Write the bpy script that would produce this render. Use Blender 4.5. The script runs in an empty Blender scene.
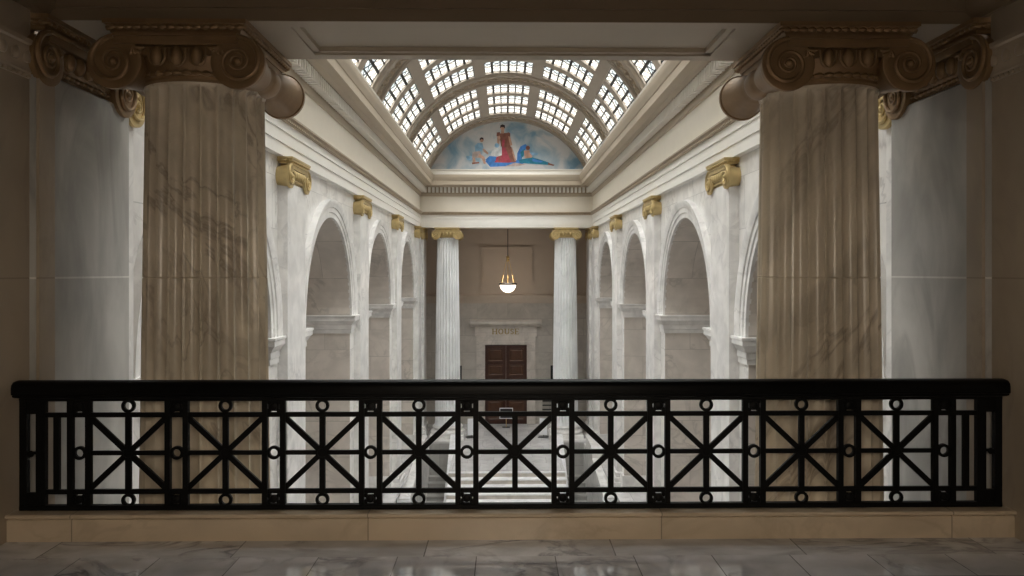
import bpy, bmesh, math, random
from mathutils import Vector, Matrix
random.seed(4)
PI = math.pi
S = bpy.context.scene
COL = S.collection
R = math.radians

# ------------------------------------------------------------------ helpers
class MB:
    def __init__(self): self.v=[]; self.f=[]; self.m=[]; self.uv={}
    def add(self, vs, fs, m=0):
        b=len(self.v); self.v+= [tuple(p) for p in vs]
        for f in fs: self.f.append([b+i for i in f]); self.m.append(m)
    def box(self,x0,x1,y0,y1,z0,z1,m=0):
        self.add([(x0,y0,z0),(x1,y0,z0),(x1,y1,z0),(x0,y1,z0),(x0,y0,z1),(x1,y0,z1),(x1,y1,z1),(x0,y1,z1)],
                 [(0,3,2,1),(4,5,6,7),(0,1,5,4),(1,2,6,5),(2,3,7,6),(3,0,4,7)],m)
    def bevbox(self,x0,x1,y0,y1,z0,z1,b=.01,m=0):
        self.rings([[(x0+b,y0+b,z0),(x1-b,y0+b,z0),(x1-b,y1-b,z0),(x0+b,y1-b,z0)],
                    [(x0,y0,z0+b),(x1,y0,z0+b),(x1,y1,z0+b),(x0,y1,z0+b)],
                    [(x0,y0,z1-b),(x1,y0,z1-b),(x1,y1,z1-b),(x0,y1,z1-b)],
                    [(x0+b,y0+b,z1),(x1-b,y0+b,z1),(x1-b,y1-b,z1),(x0+b,y1-b,z1)]],True,True,m)
    def rings(self, rs, closed=True, caps=True, m=0):
        n=len(rs[0]); vs=[p for r in rs for p in r]; fs=[]
        for i in range(len(rs)-1):
            for j in range(n if closed else n-1):
                k=(j+1)%n
                fs.append((i*n+j,i*n+k,(i+1)*n+k,(i+1)*n+j))
        if caps:
            fs.append(tuple(range(n-1,-1,-1))); fs.append(tuple((len(rs)-1)*n+j for j in range(n)))
        self.add(vs,fs,m)
    def prism(self, poly, ax, a0, a1, m=0):
        def P(u,v,a):
            return {'x':(a,u,v),'y':(u,a,v),'z':(u,v,a)}[ax]
        self.rings([[P(u,v,a0) for u,v in poly],[P(u,v,a1) for u,v in poly]],True,True,m)
    def lathe(self, prof, n=32, c=(0,0,0), ax='z', caps=True, m=0):
        rs=[]
        for r,z in prof:
            ring=[]
            for i in range(n):
                a=2*PI*i/n; u,v=r*math.cos(a),r*math.sin(a)
                p={'z':(u,v,z),'y':(u,z,v),'x':(z,u,v)}[ax]
                ring.append((c[0]+p[0],c[1]+p[1],c[2]+p[2]))
            rs.append(ring)
        self.rings(rs,True,caps,m)
    def tube(self, pts, r, n=8, closed=False, m=0, flat=None):
        pts=[Vector(p) for p in pts]; rs=[]; N=len(pts)
        ref=None
        for i,p in enumerate(pts):
            if closed: t=pts[(i+1)%N]-pts[i-1]
            else: t=pts[min(i+1,N-1)]-pts[max(i-1,0)]
            t.normalize()
            if ref is None:
                ref=Vector((0,0,1)) if abs(t.z)<.9 else Vector((1,0,0))
                if flat: ref=Vector(flat)
            if flat: ref=Vector(flat)
            a=t.cross(ref); a.normalize(); b=a.cross(t); b.normalize(); ref=b
            rr=r[i] if isinstance(r,(list,tuple)) else r
            rs.append([tuple(p+a*rr*math.cos(2*PI*k/n)+b*rr*math.sin(2*PI*k/n)) for k in range(n)])
        if closed: rs.append(rs[0]); self.rings(rs,True,False,m)
        else: self.rings(rs,True,True,m)
    def ell(self,c,rx,ry,rz,n=12,k=8,m=0):
        rs=[]
        for i in range(1,k):
            a=PI*i/k; z=math.cos(a); r=math.sin(a)
            rs.append([(c[0]+rx*r*math.cos(2*PI*j/n),c[1]+ry*r*math.sin(2*PI*j/n),c[2]+rz*z) for j in range(n)])
        self.rings(rs,True,True,m)
    def build(self,name,mats,parent=None,smooth=35):
        me=bpy.data.meshes.new(name); me.from_pydata(self.v,[],self.f)
        if not isinstance(mats,(list,tuple)): mats=[mats]
        for mt in mats: me.materials.append(mt)
        for p,mi in zip(me.polygons,self.m): p.material_index=mi
        bm=bmesh.new(); bm.from_mesh(me)
        bmesh.ops.recalc_face_normals(bm,faces=bm.faces); bm.to_mesh(me); bm.free()
        if smooth:
            for p in me.polygons: p.use_smooth=True
            me.set_sharp_from_angle(angle=R(smooth))
        o=bpy.data.objects.new(name,me); COL.objects.link(o)
        if parent: o.parent=parent
        return o

def tag(o,label,cat,group=None,kind=None):
    o['label']=label; o['category']=cat
    if group: o['group']=group
    if kind: o['kind']=kind
    return o
def empty(name,loc=(0,0,0),rz=0):
    o=bpy.data.objects.new(name,None); o.empty_display_size=.2
    o.location=loc; o.rotation_euler=(0,0,rz); COL.objects.link(o); return o
def struct(o): o['kind']='structure'; return o
def kids(o): return [c for c in bpy.data.objects if c.parent==o]
def copy_tree(o,parent=None):
    c=o.copy(); COL.objects.link(c); c.parent=parent
    for ch in kids(o): copy_tree(ch,c)
    return c

# ------------------------------------------------------------------ materials
def nodes(name):
    m=bpy.data.materials.new(name); m.use_nodes=True
    nt=m.node_tree; b=nt.nodes['Principled BSDF']; return m,nt,b
def N(nt,t,**kw):
    n=nt.nodes.new(t)
    for k,v in kw.items():
        if k.startswith('i_'): n.inputs[k[2:].replace('_',' ')].default_value=v
        else: setattr(n,k,v)
    return n
def simple(name,col,rough=.5,metal=0,noise=.0,nscale=8,bump=0,spec=.5):
    m,nt,b=nodes(name)
    b.inputs['Roughness'].default_value=rough; b.inputs['Metallic'].default_value=metal
    b.inputs['Specular IOR Level'].default_value=spec
    tc=N(nt,'ShaderNodeTexCoord'); nz=N(nt,'ShaderNodeTexNoise'); nz.inputs['Scale'].default_value=nscale; nz.inputs['Detail'].default_value=5
    nt.links.new(tc.outputs['Object'],nz.inputs['Vector'])
    mx=N(nt,'ShaderNodeMix',data_type='RGBA')
    mx.inputs[6].default_value=(*[c*(1-noise) for c in col],1); mx.inputs[7].default_value=(*[min(1,c*(1+noise)) for c in col],1)
    nt.links.new(nz.outputs['Fac'],mx.inputs[0]); nt.links.new(mx.outputs[2],b.inputs['Base Color'])
    if bump:
        bp=N(nt,'ShaderNodeBump'); bp.inputs['Strength'].default_value=bump; bp.inputs['Distance'].default_value=.01
        nt.links.new(nz.outputs['Fac'],bp.inputs['Height']); nt.links.new(bp.outputs[0],b.inputs['Normal'])
    return m
def marble(name,base,vein,amt=.5,scale=1.0,rough=.3,brick=None,bw=1.2,bh=.62,mortar=.004,mcol=.55,var=.06,boff=.5,
           stretch=(1,1,1),blotch=.12,shift=(0,0),width=.035,rot=None):
    m,nt,b=nodes(name); L=nt.links.new
    tc=N(nt,'ShaderNodeTexCoord'); oi=N(nt,'ShaderNodeObjectInfo')
    ad=N(nt,'ShaderNodeVectorMath',operation='MULTIPLY_ADD')
    cx=N(nt,'ShaderNodeCombineXYZ'); L(oi.outputs['Random'],cx.inputs[0]); L(oi.outputs['Random'],cx.inputs[1]); L(oi.outputs['Random'],cx.inputs[2])
    sc=N(nt,'ShaderNodeVectorMath',operation='MULTIPLY'); sc.inputs[1].default_value=stretch
    if rot:
        vr=N(nt,'ShaderNodeVectorRotate',rotation_type='EULER_XYZ'); vr.inputs['Rotation'].default_value=rot
        L(tc.outputs['Object'],vr.inputs['Vector']); L(vr.outputs[0],sc.inputs[0])
    else: L(tc.outputs['Object'],sc.inputs[0])
    ad.inputs[1].default_value=(37,23,51); L(cx.outputs[0],ad.inputs[0]); L(sc.outputs[0],ad.inputs[2])
    vec=ad.outputs[0]
    bt=None
    if brick:
        sp=N(nt,'ShaderNodeSeparateXYZ'); L(tc.outputs['Object'],sp.inputs[0])
        cb=N(nt,'ShaderNodeCombineXYZ')
        au,av={'x':(0,2),'y':(1,2),'z':(0,1)}[brick]
        a1=N(nt,'ShaderNodeMath',operation='ADD'); a1.inputs[1].default_value=shift[0]; L(sp.outputs[au],a1.inputs[0]); L(a1.outputs[0],cb.inputs[0])
        a2=N(nt,'ShaderNodeMath',operation='ADD'); a2.inputs[1].default_value=shift[1]; L(sp.outputs[av],a2.inputs[0]); L(a2.outputs[0],cb.inputs[1])
        bt=N(nt,'ShaderNodeTexBrick',offset=boff); bt.inputs['Scale'].default_value=1; bt.inputs['Brick Width'].default_value=bw; bt.inputs['Row Height'].default_value=bh
        bt.inputs['Mortar Size'].default_value=mortar; bt.inputs['Mortar Smooth'].default_value=.1
        bt.inputs['Color1'].default_value=(1-var,1-var,1-var,1); bt.inputs['Color2'].default_value=(1,1,1,1); bt.inputs['Mortar'].default_value=(mcol,mcol,mcol,1)
        L(cb.outputs[0],bt.inputs['Vector'])
        # every block gets its own run of veins
        bv=N(nt,'ShaderNodeVectorMath',operation='MULTIPLY_ADD'); bv.inputs[1].default_value=(60,47,83)
        L(bt.outputs['Color'],bv.inputs[0]); L(vec,bv.inputs[2]); 
        if var>.02: vec=bv.outputs[0]
    n0=N(nt,'ShaderNodeTexNoise'); n0.inputs['Scale'].default_value=.9*scale; n0.inputs['Detail'].default_value=4
    L(vec,n0.inputs['Vector'])
    n1=N(nt,'ShaderNodeTexNoise'); n1.inputs['Scale'].default_value=1.1*scale; n1.inputs['Detail'].default_value=7; n1.inputs['Distortion'].default_value=1.1; n1.inputs['Roughness'].default_value=.55
    L(vec,n1.inputs['Vector'])
    s=N(nt,'ShaderNodeMath',operation='SUBTRACT'); s.inputs[1].default_value=.5; L(n1.outputs['Fac'],s.inputs[0])
    a=N(nt,'ShaderNodeMath',operation='ABSOLUTE'); L(s.outputs[0],a.inputs[0])
    rp=N(nt,'ShaderNodeMapRange'); rp.inputs['From Min'].default_value=0; rp.inputs['From Max'].default_value=width; rp.inputs['To Min'].default_value=amt; rp.inputs['To Max'].default_value=0
    L(a.outputs[0],rp.inputs['Value'])
    mm=N(nt,'ShaderNodeMath',operation='MULTIPLY'); L(rp.outputs[0],mm.inputs[0])
    r2=N(nt,'ShaderNodeMapRange'); r2.inputs['From Min'].default_value=.42; r2.inputs['From Max'].default_value=.62; L(n0.outputs['Fac'],r2.inputs['Value'])
    L(r2.outputs[0],mm.inputs[1])
    bl=N(nt,'ShaderNodeMix',data_type='RGBA'); 
    bl.inputs[6].default_value=(*[c*(1-blotch) for c in base],1); bl.inputs[7].default_value=(*[min(1,c*(1+blotch*.5)) for c in base],1)
    n2=N(nt,'ShaderNodeTexNoise'); n2.inputs['Scale'].default_value=2.3*scale; n2.inputs['Detail'].default_value=6; n2.inputs['Distortion'].default_value=.5; L(vec,n2.inputs['Vector'])
    r3=N(nt,'ShaderNodeMapRange'); r3.inputs['From Min'].default_value=.35; r3.inputs['From Max'].default_value=.65; L(n2.outputs['Fac'],r3.inputs['Value'])
    L(r3.outputs[0],bl.inputs[0])
    mx=N(nt,'ShaderNodeMix',data_type='RGBA'); mx.inputs[7].default_value=(*vein,1); L(mm.outputs[0],mx.inputs[0]); L(bl.outputs[2],mx.inputs[6])
    out=mx.outputs[2]
    if bt:
        mu=N(nt,'ShaderNodeMix',data_type='RGBA',blend_type='MULTIPLY'); mu.inputs[0].default_value=1
        L(out,mu.inputs[6]); L(bt.outputs['Color'],mu.inputs[7]); out=mu.outputs[2]
    L(out,b.inputs['Base Color']); b.inputs['Roughness'].default_value=rough
    return m
def emit(name,col,strength):
    m=bpy.data.materials.new(name); m.use_nodes=True; nt=m.node_tree
    nt.nodes.remove(nt.nodes['Principled BSDF'])
    e=N(nt,'ShaderNodeEmission'); e.inputs[0].default_value=(*col,1); e.inputs[1].default_value=strength
    nt.links.new(e.outputs[0],nt.nodes['Material Output'].inputs[0]); return m

SKY_E=1.3
WHITE=(.80,.79,.77)
M={}
M['wallY']=marble('hall_marble_blocks',(.82,.80,.77),(.40,.38,.37),.6,1.1,.32,'y',1.45,.78,.006,.72,.05)
M['white']=marble('white_marble',(.82,.805,.785),(.46,.45,.45),.5,1.2,.3,blotch=.16)
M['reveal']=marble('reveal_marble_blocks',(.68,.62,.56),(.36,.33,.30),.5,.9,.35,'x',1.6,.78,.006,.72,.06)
M['wallX']=marble('end_wall_marble_blocks',(.53,.49,.44),(.33,.30,.27),.4,.9,.4,'x',1.3,.72,.007,.75,.08,shift=(.6,.3))
M['column']=marble('veined_column_marble',(.68,.60,.48),(.22,.165,.12),.6,1.0,.28,stretch=(1.6,1.6,.4),width=.03,blotch=.2,rot=(R(14),R(38),0))
M['colwhite']=marble('white_column_marble',(.84,.85,.86),(.55,.56,.58),.3,.8,.3,stretch=(1,1,.5))
M['anta']=marble('grey_streaked_marble',(.44,.43,.405),(.22,.21,.20),.6,1.0,.3,'x',9,3.3,.007,1.5,.02,boff=0,shift=(4.5,.14),stretch=(1,1,.45),blotch=.32,width=.06)
M['jamb']=marble('warm_jamb_marble',(.39,.32,.24),(.25,.20,.15),.4,.9,.3,'y',9,3.3,.005,.7,.02,boff=0,shift=(0,1.64),stretch=(1,1,.6))
M['tan']=marble('tan_plinth_marble',(.58,.47,.34),(.34,.26,.17),.55,1.4,.28,'x',1.863,3,.004,.5,.03,boff=0,shift=(.9315,1),stretch=(.6,1,1))
M['floor']=marble('grey_floor_marble',(.66,.66,.69),(.19,.19,.21),.9,1.6,.05,'z',.47,.47,.0035,.35,.16,boff=0,shift=(.235,.29),width=.05,blotch=.2)
M['border']=marble('grey_border_marble',(.62,.62,.64),(.18,.18,.20),.95,1.8,.06,'z',1.15,3,.004,.4,.1,boff=0,shift=(.55,0),width=.05,blotch=.25,stretch=(.7,1.3,1))
M['stair']=marble('stair_marble',(.87,.87,.88),(.5,.5,.52),.4,1.6,.35)
M['riser']=marble('stair_riser_marble',(.62,.57,.51),(.4,.36,.32),.4,1.6,.4)
M['well']=marble('stairwell_stone',(.44,.43,.41),(.4,.4,.38),.3,1.2,.4,'x',1.3,.9,.008,.7,.05)
M['land']=marble('landing_marble',(.66,.65,.65),(.40,.40,.42),.5,1.0,.2,'z',.9,.9,.006,.6,.08)
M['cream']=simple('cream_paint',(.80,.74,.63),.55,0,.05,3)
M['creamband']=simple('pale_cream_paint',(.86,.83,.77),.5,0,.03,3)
M['dark']=simple('dark_brown_plaster',(.10,.075,.05),.8,0,.1,2)
M['shadedcream']=simple('shaded_cornice_paint',(.50,.42,.32),.55,0,.05,3)  # cream darkened to tan: shade on the cornice is mixed into the colour
M['shadedbeam']=simple('shaded_beam_paint',(.20,.145,.09),.55,0,.08,3)  # beam paint darkened: dim light on its balcony face is put into the colour
M['vault']=simple('stone_paint',(.38,.325,.265),.6,0,.08,4)
M['ornament']=simple('brown_ornament_paint',(.40,.32,.23),.5,0,.3,14,.3)
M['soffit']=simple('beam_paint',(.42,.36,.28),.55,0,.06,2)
M['plaster']=simple('beige_plaster',(.50,.42,.34),.6,0,.08,2)
M['brownstone']=simple('brown_stone',(.30,.25,.20),.5,0,.2,2)  # even brown tone of the vestibule sides and far wall strips
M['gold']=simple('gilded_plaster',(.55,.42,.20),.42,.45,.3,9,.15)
M['shadedgold']=simple('shaded_gilded_plaster',(.25,.155,.075),.45,.35,.3,9,.15)  # same gilding darkened: the near capitals' lack of light is in the colour
M['palegold']=simple('pale_gilded_plaster',(.66,.53,.31),.45,.3,.2,9,.15)
M['iron']=simple('black_enamelled_iron',(.004,.004,.004),.5,0,.2,20,0,.12)
M['rail']=simple('black_lacquered_rail',(.0035,.0035,.0035),.4,0,.2,6,0,.12)
M['wood']=simple('dark_red_wood',(.05,.016,.008),.4,0,.35,6)
M['woodp']=simple('dark_brown_wood_panel',(.075,.030,.013),.35,0,.35,6)
M['brass']=simple('brass',(.70,.50,.22),.3,1,.1)
M['black']=simple('black_metal',(.015,.015,.016),.4,0,.1)
M['paper']=simple('white_card',(.82,.83,.86),.6,0,.05,30)
M['came']=simple('black_glazing_bar',(.012,.013,.015),.5)
M['letter']=simple('gilt_letter',(.36,.26,.10),.4,.4,.2)
M['bowl']=emit('lit_opal_glass',(1,.86,.74),3.2)

# leaded glass of the laylight: lit from the daylight above
def leaded():
    m=bpy.data.materials.new('lit_leaded_glass'); m.use_nodes=True; nt=m.node_tree; L=nt.links.new
    nt.nodes.remove(nt.nodes['Principled BSDF'])
    uv=N(nt,'ShaderNodeUVMap'); sp=N(nt,'ShaderNodeSeparateXYZ'); L(uv.outputs[0],sp.inputs[0])
    outs=[]
    for k,(a,b_) in enumerate(((1,2),(1,-2))):
        m1=N(nt,'ShaderNodeMath',operation='MULTIPLY'); m1.inputs[1].default_value=a*1.0; L(sp.outputs[0],m1.inputs[0])
        m2=N(nt,'ShaderNodeMath',operation='MULTIPLY_ADD'); m2.inputs[1].default_value=b_*1.0; L(sp.outputs[1],m2.inputs[0]); L(m1.outputs[0],m2.inputs[2])
        fr=N(nt,'ShaderNodeMath',operation='FRACT'); L(m2.outputs[0],fr.inputs[0])
        lt=N(nt,'ShaderNodeMath',operation='GREATER_THAN'); lt.inputs[1].default_value=.22; L(fr.outputs[0],lt.inputs[0]); outs.append(lt)
    mu=N(nt,'ShaderNodeMath',operation='MULTIPLY'); L(outs[0].outputs[0],mu.inputs[0]); L(outs[1].outputs[0],mu.inputs[1])
    mx=N(nt,'ShaderNodeMix',data_type='RGBA'); L(mu.outputs[0],mx.inputs[0])
    mx.inputs[6].default_value=(.04,.042,.042,1); mx.inputs[7].default_value=(.90,.97,.955,1)
    e=N(nt,'ShaderNodeEmission'); e.inputs[1].default_value=SKY_E; L(mx.outputs[2],e.inputs[0])
    tr=N(nt,'ShaderNodeBsdfTransparent'); tr.inputs[0].default_value=(.9,.92,.92,1)
    ad=N(nt,'ShaderNodeAddShader'); L(e.outputs[0],ad.inputs[0]); L(tr.outputs[0],ad.inputs[1])
    L(ad.outputs[0],nt.nodes['Material Output'].inputs[0]); return m
M['glass']=leaded()

# ------------------------------------------------------------------ levels
SOF=3.42; FLR=-4.8
YN,YF=6.0,31.2            # column rows
CX=2.31
WX=3.45; PX=3.30; AX=3.35 # wall face, pilaster face, architrave face
Y0,Y1=6.45,30.72          # hall between the beams
PY=[6.43+5.97*k for k in range(5)]
AY=[(PY[k]+PY[k+1])/2 for k in range(4)]
AR=2.0; SPR=.75

# ------------------------------------------------------------------ ionic capital
VR=.184
def volute_mesh(flip):
    mb=MB(); sg=-1 if flip else 1
    mb.lathe([(VR*.80,.014),(VR*.95,.010),(VR,.014),(VR,.05)],40,(0,0,0),'y',True)
    pts=[];rad=[]; T=2.6*2*PI; n=110
    for i in range(n+1):
        t=T*i/n; r=(VR-.012)*math.exp(-t*.122)
        a=PI/2-t
        pts.append((sg*r*math.cos(a),.006-.012*t/T,r*math.sin(a))); rad.append(.019*math.exp(-t*.062))
    mb.tube(pts,rad,8,False,0,(0,1,0))
    mb.ell((0,-.002,0),.026,.026,.026,12,8)
    return mb
def capital(parent,kind,sx,yf,yb,mat,zt,mat2=None):
    """front faces -y; zt = top (soffit); volute centres at +-sx"""
    mat2=mat2 or mat
    A=sx+.045; zv=zt-.285
    mb=MB()
    yb2=yb
    def slab(z0,z1,d0,d1):
        back=(lambda d:yb2+d) if kind=='column' else (lambda d:yb2)
        mb.rings([[(-A-d,yf-d,z),(A+d,yf-d,z),(A+d,back(d),z),(-A-d,back(d),z)] for z,d in ((z0,d0),(z1,d1))],True,True)
    # abacus
    slab(zt-.092,zt-.075,-.035,-.030); slab(zt-.075,zt-.03,-.030,.012); slab(zt-.03,zt,.02,.02)
    # canalis
    faces=[yf] if kind!='column' else [yf,yb]
    for y in faces:
        s=1 if y==yf else -1
        y_a,y_b=(y+.004*s,y+.10*s)
        poly=[]
        for i in range(17):
            u=-1+2*i/16; poly.append((u*sx,zv+.112+.012*u*u))
        poly+=[(sx,zv+.192),(-sx,zv+.192)]
        mb.prism(poly,'y',min(y_a,y_b),max(y_a,y_b))
        mb.box(-sx,sx,min(y-.012*s,y+.03*s),max(y-.012*s,y+.03*s),zv+.172,zv+.19)
    if kind=='column':
        mb.box(-sx,sx,yf+.06,yb-.06,zv+.06,zv+.195)
        mb.lathe([(.42,zt-.40),(.445,zt-.375),(.445,zt-.355),(.455,zt-.35),(.47,zt-.30),(.50,zt-.24),(.515,zt-.2)],48,(0,0,0))
    else:
        mb.box(-sx+.12,sx-.12,yf+.06,yb,zv+.06,zv+.195)
        d=yf
        mb.prism([(yb,zt-.40),(yf+.12,zt-.40),(yf+.10,zt-.375),(yf+.10,zt-.355),(yf+.06,zt-.30),(yf+.035,zt-.22),(yb,zt-.22)],'x',-sx+.02,sx-.02)
    cap=mb.build('capital',mat,parent)
    if kind=='column':
        bd=MB(); K=44*4
        bd.tube([(.462*math.cos(2*PI*i/K),.462*math.sin(2*PI*i/K),zt-.335) for i in range(K)],[(.008,.019,.023,.019)[i%4] for i in range(K)],6,True,0,(0,0,1))
    else:
        bd=MB(); n=int((2*sx-.3)/.062)*4+1
        bd.tube([(-sx+.16+i*(2*sx-.32)/(n-1),yf+.07,zt-.335) for i in range(n)],[(.008,.019,.024,.019)[i%4] for i in range(n)],6,False,0,(0,0,1))
    bd.build('bead_row',mat,cap)
    # little ornaments under the abacus
    ob=MB(); q=[]
    def run(p0,p1):
        n=int(math.dist(p0,p1)/.055)*4
        return [(p0[0]+(p1[0]-p0[0])*i/n,p0[1]+(p1[1]-p0[1])*i/n,zt-.052) for i in range(n)]
    if kind=='column':
        q=run((-A,yf),(A,yf))+run((A,yf),(A,yb))+run((A,yb),(-A,yb))+run((-A,yb),(-A,yf))
    else:
        q=run((-A,yb),(-A,yf))+run((-A,yf),(A,yf))+run((A,yf),(A,yb))
    ob.tube(q,[(.007,.016,.021,.016)[i%4] for i in range(len(q))],6,kind=='column',0,(0,0,1))
    ob.build('abacus_beading',mat2,cap)
    for s in (-1,1):
        for y in faces:
            v=volute_mesh(s<0 if y==yf else s<0).build('volute',mat,cap)
            v.location=(s*sx,y,zv)
            if y==yb: v.rotation_euler=(0,0,PI); v.data=volute_mesh(s>0).build('tmpv',mat).data
        bl=MB(); prof=[]; K=28; ya,yb_=yf+.02,(yb-.02 if kind=='column' else yb)
        L_=(yb_-ya) if kind=='column' else 2*(yb_-ya)
        for i in range(K+1):
            y=ya+(yb_-ya)*i/K; t=abs(2*(y-ya)/L_-1)
            r=.098+(VR-.100)*t**1.35
            if kind!='column': r=VR-.012-.03*(1-t)
            elif t<.16: r=.125-.05*t
            elif t<.22: r=.10
            if t>.985: r-=.01
            prof.append((r,y))
        bl.lathe(prof,32,(0,0,0),'y',True)
        b=bl.build('bolster',mat2,cap,50); b.location=(s*sx,0,zv)
    for y in faces:
        s=1 if y==yf else -1
        ne=3 if kind=='column' else 5
        for i in range(ne):
            e=MB(); x=(i-(ne-1)/2)*(.137 if kind=='column' else .128)
            e.ell((0,0,0),.043,.040,.068,12,8)
            arc=[(.056*math.cos(a),.006,.066*math.sin(a)) for a in [R(-10-170*k/12+5) for k in range(13)]]
            e.tube([(-.056,.006,.05)]+arc[::-1]+[(.056,.006,.05)],.008,6)
            eo=e.build('egg',mat2,cap); eo.location=(x,y+.025*s if kind=='column' else y+.03,zt-.240)
        for sd in (-1,1):
            p=MB()
            for k in range(4):
                a=R(20+28*k); l=.085
                pts=[(sd*(-.01-l*u*math.cos(a)),0,-l*u*math.sin(a)+.03*u*u) for u in (0,.35,.7,1)]
                p.tube(pts,[.009,.016,.017,.008],6)
            po=p.build('palmette',mat2,cap); po.location=(sd*(sx-.115),y+.02*s,zt-.185)
    return cap

# ------------------------------------------------------------------ column
CH=SOF-FLR
def shaft_mesh():
    mb=MB(); nf=24; per=8; rs=[]
    def rad(z):
        t=(z-.55)/(CH-.40-.55); t=max(0,min(1,t)); return .50-.082*(t**1.35)
    zs=[.52,.56,.62,.72,.80]+[.80+(CH-.55-.80)*i/14 for i in range(1,15)]
    zj=1.66-FLR; zs=[z for z in zs if abs(z-zj)>.1]+[zj-.012,zj-.006,zj,zj+.006,zj+.012]
    zs+= [CH-.48,CH-.45,CH-.43,CH-.415,CH-.404,CH-.39]; zs=sorted(zs)
    for z in zs:
        r=rad(z); k=1.15
        if z<.80: k=1.15*max(0,(z-.62)/.18)**.5
        if z>CH-.48: k=1.15*math.sqrt(max(0,1-((z-(CH-.48))/.075)**2)) if z<CH-.405 else 0
        if z>CH-.43: r+=.012*(z-(CH-.43))/.04
        if z<.60: r+=.04*(1-(z-.52)/.08)
        if abs(z-zj)<.004: r-=.008
        ring=[]
        for f in range(nf):
            for j in range(per):
                u=j/per; a=2*PI*(f+u)/nf
                d=0
                if u>.12: 
                    w=(u-.12)/.88; d=math.sqrt(max(0,1-(2*w-1)**2))
                rr=r-.040*k*d
                ring.append((rr*math.cos(a),rr*math.sin(a),z))
        rs.append(ring)
    mb.rings(rs,True,True); return mb
def base_mesh():
    mb=MB()
    mb.bevbox(-.66,.66,-.66,.66,0,.20,.012)
    pr=[(.60,.20)]
    pr+=[(.62+.045*math.cos(a),.27+.07*math.sin(a)) for a in [R(-90+180*i/10) for i in range(11)]]
    pr+=[(.60,.345),(.575,.36),(.555,.38),(.555,.40),(.57,.42)]
    pr+=[(.565+.032*math.cos(a),.465+.045*math.sin(a)) for a in [R(-90+180*i/8) for i in range(9)]]
    pr+=[(.55,.512),(.55,.53)]
    mb.lathe(pr,48); return mb
def make_column(mat,gmat,g2,label):
    c=empty('ionic_column')
    tag(c,label,'column','round fluted columns')
    shaft_mesh().build('shaft',mat,c,30)
    base_mesh().build('base',M['white'],c)
    capital(c,'column',.42,-.565,.565,gmat,CH,g2)
    return c
cn=make_column(M['column'],M['shadedgold'],M['shadedgold'],'large fluted brown-veined column behind left end of black balustrade, dark scroll capital')
cn.location=(-CX,YN,FLR)
c2=copy_tree(cn); c2.location=(CX,YN,FLR); c2.rotation_euler=(0,0,PI)
c2['label']='large fluted tan column behind right end of black balustrade, dark scroll capital'
cf=make_column(M['colwhite'],M['gold'],M['gold'],'slim white fluted column with gold capital, far end, left of the door marked HOUSE')
cf.location=(-CX,YF,FLR)
c3=copy_tree(cf); c3.location=(CX,YF,FLR)
c3['label']='slim white fluted column with gold capital, far end, right of the door marked HOUSE'
for o in [o for o in bpy.data.objects if o.name.startswith('tmpv')]: bpy.data.objects.remove(o)

# ------------------------------------------------------------------ pilasters and antae
def make_pilaster(w,p,mat,gmat,g2,sx,pr_):
    """front at y=-p from the wall plane y=0"""
    c=empty('pilaster')
    mb=MB(); mb.bevbox(-w/2,w/2,-p,.02,.5,CH-.38,.012); mb.build('shaft',mat,c)
    mb=MB(); mb.bevbox(-w/2-.1,w/2+.1,-p-.1,.02,0,.2,.01)
    for z0,z1,d in ((.2,.34,.07),(.34,.40,.03),(.40,.50,.05)):
        mb.bevbox(-w/2-d,w/2+d,-p-d,.02,z0,z1,.02)
    mb.build('base',M['white'],c)
    capital(c,'pilaster',sx,-p-pr_,.02,gmat,CH,g2)
    return c
order=['nearest','second','third','fourth','farthest']
pil0=make_pilaster(1.06,WX-PX,M['wallY2'] if 'wallY2' in M else M['white'],M['gold'],M['gold'],.49,.06)
first=True
for side,sn in ((-1,'left'),(1,'right')):
    for k,y in enumerate(PY):
        if first: o=pil0; first=False
        else: o=copy_tree(pil0)
        o.location=(side*WX,y,FLR); o.rotation_euler=(0,0,-side*PI/2)
        lab={0:f'white pilaster with pale gold capital half hidden behind the big {sn} column',
             1:f'white flat pilaster with gold capital on the {sn} wall, before the first full arch',
             2:f'white flat pilaster with gold capital on the {sn} wall, between first and second full arches',
             3:f'white flat pilaster with gold capital on the {sn} wall, just before the last arch',
             4:f'white corner pilaster with gold capital at the far end of the {sn} wall'}[k]
        tag(o,lab,'pilaster','flat white pilasters along the hall')
# antae: the wide end piers in line with the columns
AN=3.16
anta0=None
for (yy,far) in ((5.93,False),(31.45,True)):
    a0=None
    for side,sn in ((-1,'left'),(1,'right')):
        if a0 is None:
            w=1.30 if not far else 1.0
            a0=make_pilaster(w,.40,M['anta'] if not far else M['white'],M['shadedgold'] if not far else M['gold'],M['shadedgold'] if not far else M['gold'],.545 if not far else .42,.04)
            a0.name='stone_pier'; o=a0
        else: o=copy_tree(a0)
        o.location=(side*((AN if not far else 3.22)+.40),yy,FLR); o.rotation_euler=(0,0,-side*PI/2)
        lab=(f'broad grey marble pier with dark scroll capital beside the big {sn} column' if not far else
             f'narrow white pier with gold capital between the {sn} far column and the corner')
        tag(o,lab,'pier','wall piers in line with the columns')

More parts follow.
